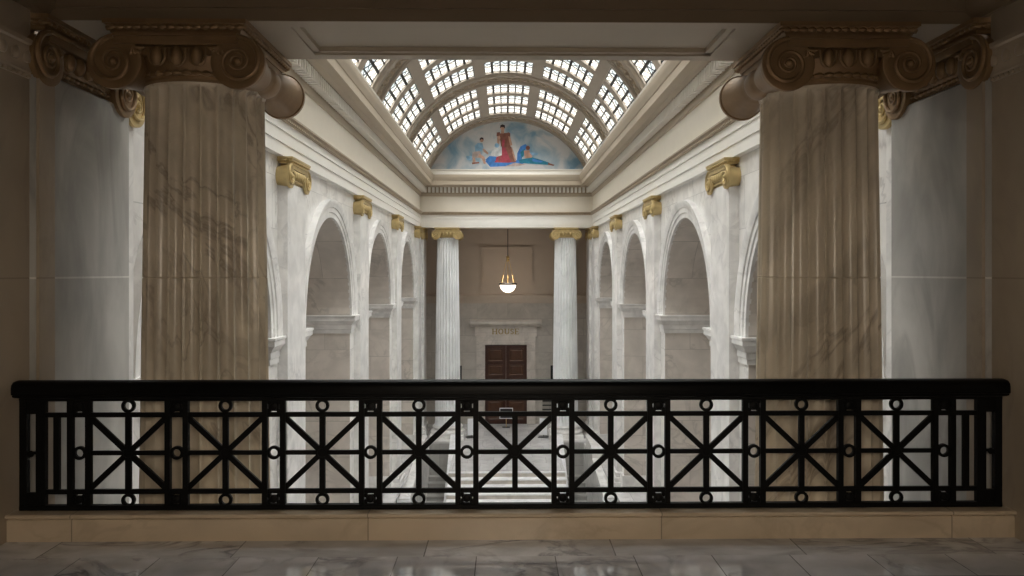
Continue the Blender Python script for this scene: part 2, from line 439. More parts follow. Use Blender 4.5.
# ------------------------------------------------------------------ hall side walls with arches
def arch_wall(side):
    mb=MB(); zb,zt=-9.2,SOF+.05; xf,xb=side*WX,side*(WX+1.0)
    n=36
    edges=[5.4]+[e for y in AY for e in (y-AR,y+AR)]+[31.9]
    for x in (xf,xb):
        for i in range(0,len(edges),2):
            y0,y1=edges[i],edges[i+1]
            mb.add([(x,y0,zb),(x,y1,zb),(x,y1,zt),(x,y0,zt)],[(0,1,2,3)],0)
        for yc in AY:
            arc=[(yc-AR*math.cos(PI*i/n),SPR+AR*math.sin(PI*i/n)) for i in range(n+1)]
            for i in range(n):
                (ya,za),(yb,zb_)=arc[i],arc[i+1]
                mb.add([(x,ya,za),(x,yb,zb_),(x,yb,zt),(x,ya,zt)],[(0,1,2,3)],0)
    for yc in AY:
        arc=[(yc-AR,zb)]+[(yc-AR*math.cos(PI*i/n),SPR+AR*math.sin(PI*i/n)) for i in range(n+1)]+[(yc+AR,zb)]
        for i in range(len(arc)-1):
            (ya,za),(yb,zb_)=arc[i],arc[i+1]
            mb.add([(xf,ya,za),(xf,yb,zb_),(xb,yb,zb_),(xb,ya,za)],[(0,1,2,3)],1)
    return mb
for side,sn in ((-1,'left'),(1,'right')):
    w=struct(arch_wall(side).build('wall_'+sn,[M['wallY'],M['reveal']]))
    for yc in AY:
        mb=MB(); prof=[(0,-.02),(0,.045),(.09,.045),(.10,.065),(.19,.065),(.20,.085),(.25,.10),(.31,.115),(.34,.115),(.345,-.02)]
        rs=[]
        for i in range(41):
            a=PI*i/40
            rs.append([(side*(WX-p),yc-(AR+d)*math.cos(a),SPR+(AR+d)*math.sin(a)) for d,p in prof])
        mb.rings(rs,True,True); mb.build('archivolt',M['white'],w)
        for o in (-1,1):      # o = direction from jamb to opening
            yj=yc-o*AR
            prof=[(-.02,.36),(.03,.36),(.03,.44),(.045,.45),(.045,.54),(.06,.55),(.085,.60),(.125,.64),(.125,.71),(.14,.72),(.14,.755),(-.02,.755)]
            mb=MB(); rs=[]
            rs.append([(side*(WX-d),yj-o*.42,z) for d,z in prof])
            rs.append([(side*(WX-d),yj+o*d,z) for d,z in prof])
            rs.append([(side*(WX+1.0),yj+o*d,z) for d,z in prof])
            mb.rings(rs,True,True); mb.build('impost',M['white'],w)
            # plain plinth course of the jamb
            mb=MB(); mb.box(min(side*(WX-.05),side*(WX+1)),max(side*(WX-.05),side*(WX+1)),min(yj-o*.42,yj+o*.05),max(yj-o*.42,yj+o*.05),FLR,FLR+.5)
            mb.build('jamb_plinth',M['white'],w)
    # side aisle behind the arches
    mb=MB(); x=side*(WX+3.2)
    mb.add([(x,5.3,FLR),(x,32,FLR),(x,32,SOF),(x,5.3,SOF)],[(0,1,2,3)],0)
    mb.add([(side*(WX+1),5.3,FLR),(x,5.3,FLR),(x,5.3,SOF),(side*(WX+1),5.3,SOF)],[(0,1,2,3)],0)
    mb.add([(side*(WX+1),32,FLR),(x,32,FLR),(x,32,SOF),(side*(WX+1),32,SOF)],[(0,1,2,3)],0)
    mb.add([(side*WX,5.3,SOF),(x,5.3,SOF),(x,32,SOF),(side*WX,32,SOF)],[(0,1,2,3)],0)
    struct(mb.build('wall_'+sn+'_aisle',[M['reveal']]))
    mb=MB(); mb.box(min(side*3.2,x),max(side*3.2,x),5.3,32,FLR-.1,FLR); struct(mb.build('floor_'+sn+'_aisle',M['land']))
mb=MB(); mb.box(-3.6,3.6,5.3,31,-9.2,-9.1); struct(mb.build('floor_lower',M['land']))

# ------------------------------------------------------------------ hall entablature: closed ring sweeps
def ring_sweep(prof,ax=AX,y0=Y0,y1=Y1):
    mb=MB()
    rs=[[( -(ax-d),y0+d,z) for d,z in prof],[(-(ax-d),y1-d,z) for d,z in prof],[(ax-d,y1-d,z) for d,z in prof],[(ax-d,y0+d,z) for d,z in prof]]
    rs.append(rs[0]); mb.rings(rs,False,False); return mb
arch_prof=[(-.12,SOF+.004),(0,SOF+.004),(0,3.60),(.022,3.602),(.022,3.775),(.044,3.778),(.044,3.90),(.06,3.905)]
struct(ring_sweep(arch_prof).build('trim_1',M['creamband']))
struct(ring_sweep([(.04,3.90),(.075,3.905),(.075,3.945),(.10,3.975),(.12,3.985),(.12,4.015),(.02,4.03)]).build('trim_2',M['ornament']))
mb=MB()
def along(mb,step,fn):
    n=int((Y1-Y0)/step)
    for i in range(n):
        y=Y0+(i+.5)*(Y1-Y0)/n
        for s in (-1,1): fn(mb,'side',s,y,step)
    n=int(2*AX/step)
    for i in range(n):
        x=-AX+(i+.5)*2*AX/n
        fn(mb,'end',1,x,step)
def bead(mb,k,s,t,st):
    if k=='side':
        if 6.6<t<30.6: mb.box(min(s*(AX-.075),s*(AX-.105)),max(s*(AX-.075),s*(AX-.105)),t-.03,t+.03,3.912,3.942)
    else:
        if abs(t)<AX-.11: mb.box(t-.03,t+.03,Y1-.105,Y1-.075,3.912,3.942)
along(mb,.10,bead); struct(mb.build('trim_3',M['ornament'],None,0))
struct(ring_sweep([(.02,4.02),(.02,4.64)]).build('wall_frieze',M['cream']))
struct(ring_sweep([(.02,4.62),(.05,4.63),(.05,4.66),(.055,4.70),(.06,4.72),(.06,4.745),(.06,4.965),(.25,4.97),(.27,4.99),(.31,5.03),(.48,5.04),(.48,5.02),(.50,5.02),(.50,5.18),(.52,5.19),(.53,5.22),(.56,5.27),(.58,5.34),(.58,5.40),(.42,5.41)]).build('trim_4',M['shadedcream']))
struct(ring_sweep([(.05,4.70),(.055,4.965),(.065,4.965)][:0]+[(.075,4.73),(.075,4.97)]).build('trim_7',M['ornament']))  # backing band in darker brown, for contrast between the dentils
mb=MB()
def dent(mb,k,s,t,st):
    w=st*.27
    if k=='side':
        if 6.6<t<Y1-.2: mb.box(min(s*(AX-.08),s*(AX-.235)),max(s*(AX-.08),s*(AX-.235)),t-w,t+w,4.76,4.955)
    else:
        if abs(t)<AX-.2: mb.box(t-w,t+w,Y1-.235,Y1-.08,4.76,4.955)
along(mb,.152,dent); struct(mb.build('trim_5',M['creamband'],None,0))
struct(ring_sweep([(.42,5.40),(.42,5.42),(.42,5.55),(.44,5.56),(.46,5.59),(.46,5.62),(.26,5.63)]).build('trim_6',M['creamband']))

# ------------------------------------------------------------------ vault and its skylights
VC,VRAD=4.21,3.36
def vp(th,y,r): return (.04+r*math.sin(th),y,VC+r*math.cos(th))
def arcbox(mb,t0,t1,y0,y1,r0,r1,n,m=0):
    rs=[]
    for i in range(n+1):
        t=t0+(t1-t0)*i/n
        rs.append([vp(t,y0,r0),vp(t,y1,r0),vp(t,y1,r1),vp(t,y0,r1)])
    mb.rings(rs,True,True,m)
TH=R(72)
ribs=[30.15-6.03*k for k in range(4)]+[6.45+.3]
for k,yc in enumerate(ribs):
    mb=MB(); hw=.55 if k<4 else .3
    arcbox(mb,-TH,TH,yc-hw,yc+hw,VRAD,VRAD+.3,64)
    if k<4:
        for s in (-1,1):
            ya=yc+s*.44; arcbox(mb,-TH,TH,ya-.10,ya+.10,VRAD-.05,VRAD+.02,64)
            ya=yc+s*.30; arcbox(mb,-TH,TH,ya-.025,ya+.025,VRAD-.03,VRAD+.02,64)
    o=struct(mb.build(f'trim_{10+k}',M['vault']))
    if k<4:
        # guilloche: two interlacing waves with a boss in every loop
        g=MB(); nl=34
        for ph in (0,PI):
            pts=[vp(-TH+2*TH*i/(nl*6),yc+.17*math.sin(PI*i/6+ph),VRAD-.012) for i in range(nl*6+1)]
            g.tube(pts,.026,5)
        for i in range(nl):
            p=vp(-TH+2*TH*(i+.5)/nl,yc,VRAD-.005); g.ell(p,.05,.05,.05,8,6)
        g.build('guilloche',M['ornament'],o)
LR=[R(a) for a in (-71.5,-43,-14.4,14.4,43,71.5)]
bays=[(ribs[k+1]+(.55 if k<3 else .3),ribs[k]-.55) for k in range(4)]
tn=20; wn=1
for bi,(ya,yb) in enumerate(bays):
    mb=MB(); hw=R(2.6)
    for t in LR: arcbox(mb,t-hw,t+hw,ya-.02,yb+.02,VRAD+.0,VRAD+.25,3)
    L=(yb-ya); pitch=L/3
    cuts=[ya+pitch*i for i in range(4)]
    for c,w in zip(cuts,(.15,.20,.20,.15)):
        arcbox(mb,-TH,TH,c-w,c+w,VRAD+.015,VRAD+.25,64)
    struct(mb.build(f'trim_{tn}',M['vault'])); tn+=1
    for r in range(3):
        y0,y1=cuts[r]+.12,cuts[r+1]-.12
        for j in range(5):
            t0,t1=LR[j]+hw*.9,LR[j+1]-hw*.9
            g=MB(); nu=6; nv=2; uvs=[]
            for a in range(nu):
                for b in range(2):
                    q=[vp(t0+(t1-t0)*(a+da)/nu,y0+(y1-y0)*(b+db)/2,VRAD+.07) for da,db in ((0,0),(1,0),(1,1),(0,1))]
                    g.add(q,[(0,1,2,3)])
            me=bpy.data.meshes.new(f'window_{wn}'); me.from_pydata(g.v,[],g.f); me.materials.append(M['glass'])
            ul=me.uv_layers.new(name='UVMap')
            for p in me.polygons:
                for li,cuv in zip(p.loop_indices,((0,0),(1,0),(1,1),(0,1))): ul.data[li].uv=cuv
            go=bpy.data.objects.new(f'window_{wn}',me); COL.objects.link(go); struct(go)
            f=MB()
            for a in range(nu+1):
                w=.034 if a in (0,1,3,5,6) else .020
                t=t0+(t1-t0)*a/nu; ww=w/VRAD
                arcbox(f,t-ww,t+ww,y0,y1,VRAD+.04 if w>.03 else VRAD+.052,VRAD+.068,1)
            for yy,w in ((y0,.03),((y0+y1)/2,.012),(y1,.03)):
                arcbox(f,t0,t1,yy-w,yy+w,VRAD+.05,VRAD+.068,6)
            f.build('glazing_bar',M['came'],go)
            wn+=1

# ------------------------------------------------------------------ end wall above the far columns, with the mural
mb=MB()
pts=[vp(-R(78)+2*R(78)*i/60,0,VRAD+.1) for i in range(61)]
mb.prism([(-3.35,4.0)]+[(p[0],p[2]) for p in pts]+[(3.35,4.0)],'y',Y1,Y1+.95); struct(mb.build('wall_far_lunette',M['cream']))
mb=MB()
mb.prism([(-3.35,4.0)]+[(p[0],p[2]) for p in pts]+[(3.35,4.0)],'y',Y0-.95,Y0); struct(mb.build('wall_near_lunette',M['cream']))
def mural():
    mats=[]; 
    m,nt,b=nodes('mural_sky'); L=nt.links.new
    tc=N(nt,'ShaderNodeTexCoord'); nz=N(nt,'ShaderNodeTexNoise'); nz.inputs['Scale'].default_value=1.1; nz.inputs['Detail'].default_value=6; nz.inputs['Distortion'].default_value=.6
    L(tc.outputs['Object'],nz.inputs['Vector'])
    cr=N(nt,'ShaderNodeValToRGB'); e=cr.color_ramp.elements
    e[0].position=.32; e[0].color=(.20,.35,.48,1); e[1].position=.53; e[1].color=(.62,.62,.62,1)
    x=e.new(.44); x.color=(.42,.50,.55,1)
    L(nz.outputs['Fac'],cr.inputs[0]); L(cr.outputs[0],b.inputs['Base Color']); b.inputs['Roughness'].default_value=.7
    mats.append(m)
    for nme,c in (('red',(.42,.06,.09)),('brown',(.25,.10,.07)),('skin',(.55,.33,.24)),('hair',(.05,.03,.03)),('blue',(.06,.22,.58)),('white_cloth',(.62,.70,.78)),('teal',(.02,.20,.30)),('sand',(.50,.40,.36)),('pale_blue',(.25,.45,.66))):
        mats.append(simple('mural_paint_'+nme,c,.7,0,.6,7))
    g=MB()
    def W(cx,cy):
        px=420+cx/5.69; py=110+cy/5.69
        return ((px-505)*30.7/794-.065,1.7+(272-py)*30.7/794)
    RR=VRAD+.02
    g.add([(p[0],Y1-.03,p[2]) for p in [vp(-R(64.5)+2*R(64.5)*i/60,0,RR) for i in range(61)]],[tuple(range(61))],0)
    lay=[0]
    def P(pts,mi):
        lay[0]+=1; y=Y1-.03-.0006*lay[0]
        g.add([(W(a,b_)[0],y,W(a,b_)[1]) for a,b_ in pts],[tuple(range(len(pts)))],mi)
    def C(cx,cy,rx,ry,mi,n=14): P([(cx+rx*math.cos(2*PI*i/n),cy+ry*math.sin(2*PI*i/n)) for i in range(n)],mi)
    P([(372,292),(420,276),(560,286),(592,304),(540,318),(400,324)],5)
    P([(540,300),(600,310),(560,320),(480,322)],8)
    # standing figure in a red skirt
    P([(446,212),(520,208),(530,255),(548,296),(500,300),(424,298),(436,255)],1)
    P([(486,215),(520,208),(530,255),(548,296),(520,297)],2)
    P([(452,134),(500,130),(512,165),(516,212),(462,214),(456,170)],2)
    P([(452,134),(440,145),(438,200),(450,203),(458,160)],3); P([(500,130),(512,142),(526,200),(514,206),(505,165)],3)
    P([(438,128),(456,126),(454,146),(436,150)],2); P([(500,126),(514,132),(514,152),(500,148)],2)
    P([(470,170),(484,170),(478,212),(468,212)],1); P([(460,222),(466,222),(456,296),(446,296)],2)
    P([(463,112),(478,112),(480,134),(461,134)],3)
    C(470,104,12,15,3); P([(456,104),(458,88),(470,82),(484,88),(484,106),(476,98),(462,98)],4)
    P([(522,205),(534,240),(548,290),(540,292),(526,245)],3)
    # kneeling white figure
    P([(404,250),(420,214),(446,198),(466,210),(466,258),(440,266),(412,268)],6); C(438,202,13,13,9)
    P([(396,262),(436,266),(430,292),(384,296),(372,284)],5)
    # stooping figure on the left
    P([(312,205),(330,188),(356,190),(364,226),(340,238),(316,240)],9); C(352,172,11,12,3); P([(340,174),(342,160),(352,156),(362,160),(362,172),(352,166)],4)
    P([(300,240),(342,234),(352,262),(340,274),(296,272)],8); P([(340,250),(368,268),(376,306),(364,308),(352,278),(330,268)],3)
    P([(300,270),(314,272),(318,296),(300,300)],3); P([(356,220),(366,222),(392,246),(386,254),(362,238)],3); P([(262,264),(296,262),(294,284),(270,286)],9)
    P([(296,300),(336,296),(338,304),(298,310)],2)
    # reclining figure on the right
    P([(552,290),(554,246),(572,208),(600,194),(612,206),(590,238),(580,280)],5); P([(572,240),(596,220),(590,262),(576,276)],7)
    C(614,216,12,13,2); P([(592,232),(622,230),(640,262),(636,274),(596,274)],3); P([(622,240),(672,246),(668,258),(636,258)],9)
    P([(560,284),(640,270),(690,284),(736,300),(728,312),(660,308),(570,302)],7); P([(730,300),(766,312),(760,318),(728,312)],2)
    P([(640,276),(700,292),(690,300),(640,292)],5)
    o=g.build('lunette_mural',mats,None,0)
    return tag(o,'half-round painted mural of figures under a cloudy sky above the far cornice','mural')
mural()

# ------------------------------------------------------------------ beams over the columns
def beam(yc,name,m,xe,fm):
    y0,y1=yc-.485,yc+.485; mb=MB()
    # soffit frame with sunk panels between supports
    mb.box(-xe,xe,y0,y1,SOF+.05,4.0)
    def frame(x0,x1):
        b=.13; mb.box(x0,x1,y0,y0+b,SOF,SOF+.06); mb.box(x0,x1,y1-b,y1,SOF,SOF+.06); mb.box(x0,x0+b,y0+b,y1-b,SOF,SOF+.06); mb.box(x1-b,x1,y0+b,y1-b,SOF,SOF+.06)
        c=b+.04
        for k,d in ((.015,.05),(.03,.03)):
            mb.box(x0+b,x1-b,y0+b,y0+b+d,SOF+k,SOF+.06); mb.box(x0+b,x1-b,y1-b-d,y1-b,SOF+k,SOF+.06)
            mb.box(x0+b,x0+b+d,y0+b,y1-b,SOF+k,SOF+.06); mb.box(x1-b-d,x1-b,y0+b,y1-b,SOF+k,SOF+.06)
    frame(-1.70,1.70)
    for s in (-1,1):
        mb.box(min(s*1.70,s*2.92),max(s*1.70,s*2.92),y0,y1,SOF,SOF+.06)
        mb.box(min(s*2.92,s*xe),max(s*2.92,s*xe),y0,y1,SOF,SOF+.06)
    # fasciae towards the balcony
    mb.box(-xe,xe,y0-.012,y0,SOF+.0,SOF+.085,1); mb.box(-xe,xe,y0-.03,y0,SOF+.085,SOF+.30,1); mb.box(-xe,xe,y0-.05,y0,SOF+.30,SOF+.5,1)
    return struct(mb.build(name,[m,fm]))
beam(5.955,'trim_30',M['soffit'],3.35,M['shadedbeam'])
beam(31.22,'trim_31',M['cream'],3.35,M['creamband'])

# ------------------------------------------------------------------ far vestibule with the door
mb=MB(); YD=34.0
mb.box(-4.6,4.6,YD,YD+.2,FLR,.42,0); struct(mb.build('wall_far',M['wallX']))
mb=MB(); mb.box(-4.6,4.6,YD,YD+.2,.42,4.0)
struct(mb.build('wall_far_upper',M['plaster']))
mb=MB()
mb.prism([(YD,.36),(YD-.04,.36),(YD-.04,.46),(YD-.10,.56),(YD-.12,.64),(YD-.12,.70),(YD,.74)],'x',-4.6,4.6)
struct(mb.build('trim_40',M['plaster']))
mb=MB()   # moulded frame on the upper wall
def fr(x0,x1,z0,z1,w,d0):
    mb.box(x0,x1,YD-d0,YD,z0,z0+w); mb.box(x0,x1,YD-d0,YD,z1-w,z1); mb.box(x0,x0+w,YD-d0,YD,z0+w,z1-w); mb.box(x1-w,x1,YD-d0,YD,z0+w,z1-w)
fr(-1.12,1.16,1.24,2.82,.11,.06); fr(-1.07,1.11,1.29,2.77,.04,.10)
struct(mb.build('trim_41',M['plaster'],None,0))
for s,sn in ((-1,'left'),(1,'right')):
    mb=MB(); mb.box(min(s*3.5,s*3.7),max(s*3.5,s*3.7),31.8,YD,FLR,4.0); struct(mb.build(f'wall_{sn}_vestibule',M['brownstone']))
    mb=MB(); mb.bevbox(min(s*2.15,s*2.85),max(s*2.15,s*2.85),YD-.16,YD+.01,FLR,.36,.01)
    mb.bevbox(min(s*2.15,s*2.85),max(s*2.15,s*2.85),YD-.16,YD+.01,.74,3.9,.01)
    struct(mb.build('trim_4%d'%(3 if s<0 else 4),M['brownstone']))
mb=MB(); mb.box(-4.6,4.6,31.6,YD+.2,3.9,4.0); struct(mb.build('ceiling_vestibule',M['plaster']))
# door
DX=-.02; DW=.9; DT=-1.42
d=empty('door_1',(DX,YD,FLR)); struct(d)
H=DT-FLR
mb=MB()
for s in (-1,1):
    mb.bevbox(min(s*DW,s*(DW+.36)),max(s*DW,s*(DW+.36)),-.10,0,0,H+.36,.01)
    mb.bevbox(min(s*(DW+.03),s*(DW+.15)),max(s*(DW+.03),s*(DW+.15)),-.13,-.05,0,H+.12,.01)
mb.bevbox(-DW,DW,-.10,0,H,H+.36,.01); mb.bevbox(-DW-.16,DW+.16,-.135,-.045,H+.03,H+.145,.01)
mb.bevbox(-DW-.42,DW+.42,-.085,0,H+.36,H+.80,.01)
mb.build('door_surround',M['reveal'],d)
mb=MB(); mb.prism([(0,H+.78),(-.12,H+.78),(-.16,H+.84),(-.26,H+.88),(-.30,H+.94),(-.30,H+1.02),(0,H+1.08)],'x',-DW-.62,DW+.62); mb.build('door_cornice',M['reveal'],d)
for s in (-1,1):
    mb=MB(); x0,x1=min(s*.005,s*(DW-.01)),max(s*.005,s*(DW-.01))
    mb.box(x0,x1,-.03,-.005,0,H)
    lf=mb.build('door_leaf',M['wood'],d,0)
    for z0,z1 in ((.18,1.0),(1.12,1.95),(2.07,2.55),(2.67,H-.15)):
        p=MB(); p.rings([[(x0+.13+k,-.03-e,z0+k),(x1-.13-k,-.03-e,z0+k),(x1-.13-k,-.03-e,z1-k),(x0+.13+k,-.03-e,z1-k)] for k,e in ((0,0),(.0,.015),(.03,.015),(.05,.0),(.09,.012))],True,True)
        p.build('panel',M['woodp'],lf,0)
    k=MB(); k.lathe([(.02,-.03),(.02,-.08),(.045,-.09),(.05,-.12),(.03,-.14)],12,(s*.09,0,1.25),'y'); k.build('door_knob',M['brass'],lf)
# HOUSE cut in gilt letters
def letter(ch,w,h,t):
    s=t*.45; L=MB(); y0,y1=-.10,-.083; sf=t*.5
    def bar(x0,x1,z0,z1): L.box(x0,x1,y0,y1,z0,z1)
    def arc(cx,cz,rx,rz,a0,a1,n=18,tt=t):
        o=[(cx+rx*math.cos(a0+(a1-a0)*i/n),cz+rz*math.sin(a0+(a1-a0)*i/n)) for i in range(n+1)]
        ii=[(cx+(rx-tt)*math.cos(a0+(a1-a0)*i/n),cz+(rz-tt*.6)*math.sin(a0+(a1-a0)*i/n)) for i in range(n+1)]
        for i in range(n): L.prism([o[i],o[i+1],ii[i+1],ii[i]],'y',y0,y1)
    if ch=='H':
        for x in (0,w-t): bar(x,x+t,0,h); bar(x-sf,x+t+sf,0,s); bar(x-sf,x+t+sf,h-s,h)
        bar(t,w-t,h/2-s/2,h/2+s/2)
    if ch=='O': arc(w/2,h/2,w/2,h/2,0,2*PI,28)
    if ch=='U':
        for x,tt in ((0,t),(w-t*.7,t*.7)): bar(x,x+tt,h*.35,h); bar(x-sf,x+tt+sf,h-s,h)
        arc(w/2,h*.36,w/2,h*.36,PI,2*PI)
    if ch=='S':
        arc(w/2,h*.74,w/2,h*.26,R(20),R(270)); arc(w/2,h*.265,w/2,h*.265,R(-160),R(90))
    if ch=='E':
        bar(0,t,0,h); bar(-sf,w,0,s); bar(-sf,w,h-s,h); bar(t,w*.75,h/2-s/2,h/2+s/2)
        bar(w-s,w,0,h*.2); bar(w-s,w,h*.8,h); bar(w*.75-s,w*.75,h*.4,h*.6)
    return L
x=-.58
for ch,w in (('H',.20),('O',.22),('U',.19),('S',.15),('E',.17)):
    lo=letter(ch,w,.24,.048).build('letter',M['letter'],d,0); lo.location=(x,0,H+.46); x+=w+.052

# pendant lamp
PYL=32.6; PXL=.055
pl=empty('pendant_lamp',(PXL,PYL,3.9)); tag(pl,'glowing glass bowl lamp hanging on a long rod between the far columns','lamp')
def zpy(py,Y): return 1.7+(272-py)*Y/794
zl=lambda py: zpy(py,PYL)-3.9
mb=MB(); mb.lathe([(.10,0),(.10,-.03),(.04,-.09)],20); mb.build('ceiling_rose',M['black'],pl)
mb=MB(); mb.lathe([(.016,-.05),(.016,zl(257))],8); mb.build('rod',M['black'],pl)
mb=MB(); mb.lathe([(.03,zl(256)),(.06,zl(257)),(.075,zl(258)),(.05,zl(259)),(.06,zl(260)),(.03,zl(261.5))],16); mb.build('hub',M['brass'],pl)
for k in range(3):
    a=R(-90+120*k+60); mb=MB()
    mb.tube([(.05*math.cos(a),.05*math.sin(a),zl(260)),(.17*math.cos(a),.17*math.sin(a),zl(270)),(.31*math.cos(a),.31*math.sin(a),zl(283.5))],.013,6)
    mb.tube([(.235*math.cos(a),.235*math.sin(a),zl(275)),(.26*math.cos(a),.26*math.sin(a),zl(278)),(.29*math.cos(a),.29*math.sin(a),zl(282.5))],.03,8)
    mb.build('arm',M['brass'],pl)
mb=MB(); mb.lathe([(.31,zl(283)),(.36,zl(283.2)),(.375,zl(284)),(.36,zl(284.8)),(.31,zl(285))],32,caps=False); mb.build('rim',M['black'],pl)
zc=zl(284.6); mb=MB(); mb.lathe([(.33*math.cos(R(a)),zc-.33*math.sin(R(a))) for a in (0,10,20,30,40,50,60,70,80,88)],32); mb.build('glass_bowl',M['bowl'],pl)
mb=MB(); mb.lathe([(.005,zc-.31),(.03,zc-.34),(.02,zc-.37),(.004,zc-.39)],12); mb.build('finial',M['brass'],pl)

# ------------------------------------------------------------------ landing, stairs
mb=MB(); mb.box(-1.9,1.9,25.8,YD,FLR-.15,FLR); mb.box(-3.7,-1.9,30.35,YD,FLR-.15,FLR); mb.box(1.9,3.7,30.35,YD,FLR-.15,FLR)
struct(mb.build('floor_landing',M['land'],None,0))
st=empty('staircase',(0,25.8,FLR)); tag(st,'wide white marble stairs descending from the landing in front of the door','staircase')
rise,run=.155,.30
for i in range(26):
    if i<14:
        mb=MB(); z1=-i*rise; y1=-i*run
        mb.box(-1.9,1.9,y1-run-.0,y1+.02,z1-rise-.12,z1-rise,1); mb.box(-1.9,1.9,y1-.005,y1+.02,z1-rise,z1-.002,0)
        mb.box(-1.9,1.9,y1-.04,y1+.06,z1-.035,z1+.002,1)
        mb.build('step',[M['riser'],M['stair']],st,0)
for s in (-1,1):   # inner cheek walls with coping, sloping with the flight
    sl=rise/run*1.08
    x0,x1=min(s*1.9,s*2.14),max(s*1.9,s*2.14)
    ya,yb=30.35-25.8,-4.2
    zf=lambda y: .30-(30.35-25.8-y)*.45
    mb=MB(); mb.prism([(ya,zf(ya)-3.4),(ya,zf(ya)-.12),(yb,zf(yb)-.12),(yb,zf(yb)-3.4)],'x',x0+.03,x1-.03); ck=mb.build('cheek_wall',M['white'],st)
    mb=MB(); mb.prism([(ya,zf(ya)-.12),(ya,zf(ya)),(yb,zf(yb)),(yb,zf(yb)-.12)],'x',x0,x1); mb.build('coping',M['stair'],ck)
# pedestals under the far columns are the landing's edge walls
for s,sn in ((-1,'left'),(1,'right')):
    f=empty('side_stair',(s*2.55,30.35,FLR)); tag(f,f'small side flight sunk in the floor before the far {sn} column','stairs','side flights below the far columns')
    mb=MB(); mb.box(-.40,.40,-.025,.25,-3.2,-.045); mb.bevbox(-.33,.33,-.05,-.02,-1.2,-.25,.02); mb.build('end_wall',M['well'],f)
    mb=MB(); mb.bevbox(-.78,.78,.005,.3,-.04,.07,.015); mb.build('coping',M['white'],f)
    for i in range(12):
        mb=MB(); y1=-i*.30; z1=-1.25-i*.16
        mb.box(-.40,.40,y1-.30,y1,z1-2.2,z1); mb.box(-.40,.40,y1-.04,y1+.05,z1+.12,z1+.16); mb.build('step',M['well'],f,0)
    # outer wall: ledge along the hall wall, ending in stepped scrolls
    mb=MB(); o0,o1=min(s*.40,s*.74),max(s*.40,s*.74)
    mb.prism([(.0,-3),(.0,-.03),(-.75,-.03),(-.75,.42),(-2.6,.42),(-2.9,.30),(-2.9,.05),(-6.0,-.35),(-6.3,-.35),(-6.3,-.62),(-9,-1.2),(-9,-4)],'x',o0,o1)
    ow=mb.build('outer_wall',M['white'],f)
    for yb_,zb_ in ((-2.78,.30),(-6.2,-.46)):
        mb=MB(); mb.lathe([(.12,o0-.02),(.12,o1+.02)],20,(0,yb_,zb_),'x'); mb.lathe([(.06,o0-.04),(.06,o1+.04)],16,(0,yb_,zb_),'x'); mb.build('scroll',M['stair'],ow)

# ------------------------------------------------------------------ things on the landing
ss=empty('sign_stand',(-.01,33.2,FLR)); tag(ss,'small dark framed notice on a thin stand in front of the wooden door','sign')
zs=lambda py: zpy(py,33.2)-FLR
mb=MB(); mb.bevbox(-.16,.16,-.12,.12,0,.025,.01); mb.build('foot',M['black'],ss)
mb=MB(); mb.lathe([(.014,.02),(.014,zs(418))],8); mb.build('pole',M['brass'],ss)
mb=MB(); mb.box(-.26,.26,-.012,.008,zs(418),zs(408.5)); mb.build('board',M['black'],ss,0)
mb=MB(); a,b_=zs(418),zs(408.5)
for q in ((-.28,.28,a-.025,a),(-.28,.28,b_,b_+.025),(-.28,-.255,a,b_),(.255,.28,a,b_)): mb.box(q[0],q[1],-.02,.012,q[2],q[3])
mb.build('frame',M['paper'],ss,0)
for s,sn in ((-1,'left'),(1,'right')):
    bs=empty('notice_easel',(s*1.42+.03,31.2,FLR),R(-18*s)); tag(bs,f'white notice board on a black easel foot by the far {sn} column','notice board','notice boards by the far columns')
    mb=MB(); mb.bevbox(-.2,.2,-.13,.13,0,.03,.01); mb.build('foot',M['black'],bs)
    mb=MB(); mb.box(-.012,.012,-.012,.012,.03,.75); mb.build('post',M['black'],bs,0)
    mb=MB(); mb.bevbox(-.15,.15,-.03,-.012,.1,.75,.005); mb.build('board',M['paper'],bs)
    pq=empty('wall_plaque',(s*2.03-.01,YD-.02,zpy(374,34))); tag(pq,f'tall dark plaque on the far wall peeping out beside the {sn} white column','plaque','dark plaques on the far wall')
    mb=MB(); mb.bevbox(-.11,.11,-.05,.01,-.36,.36,.01); mb.build('panel',M['black'],pq)
    mb=MB()
    for q in ((-.13,.13,.34,.37),(-.13,.13,-.37,-.34),(-.13,-.10,-.34,.34),(.10,.13,-.34,.34)): mb.box(q[0],q[1],-.06,.01,q[2],q[3])
    mb.build('frame',M['black'],pq,0)
vg=empty('wall_vent',(1.78,YD,zpy(405.5,34))); tag(vg,'louvred vent low on the far wall, right of the wooden door','vent')
mb=MB(); mb.box(-.24,.24,-.01,.0,-.28,.28); mb.build('backing',M['wallX'],vg,0)
for k in range(3):
    mb=MB(); mb.box(-.24,.24,-.05,-.01,-.19+k*.18,-.14+k*.18); mb.build('slat',M['black'],vg,0)

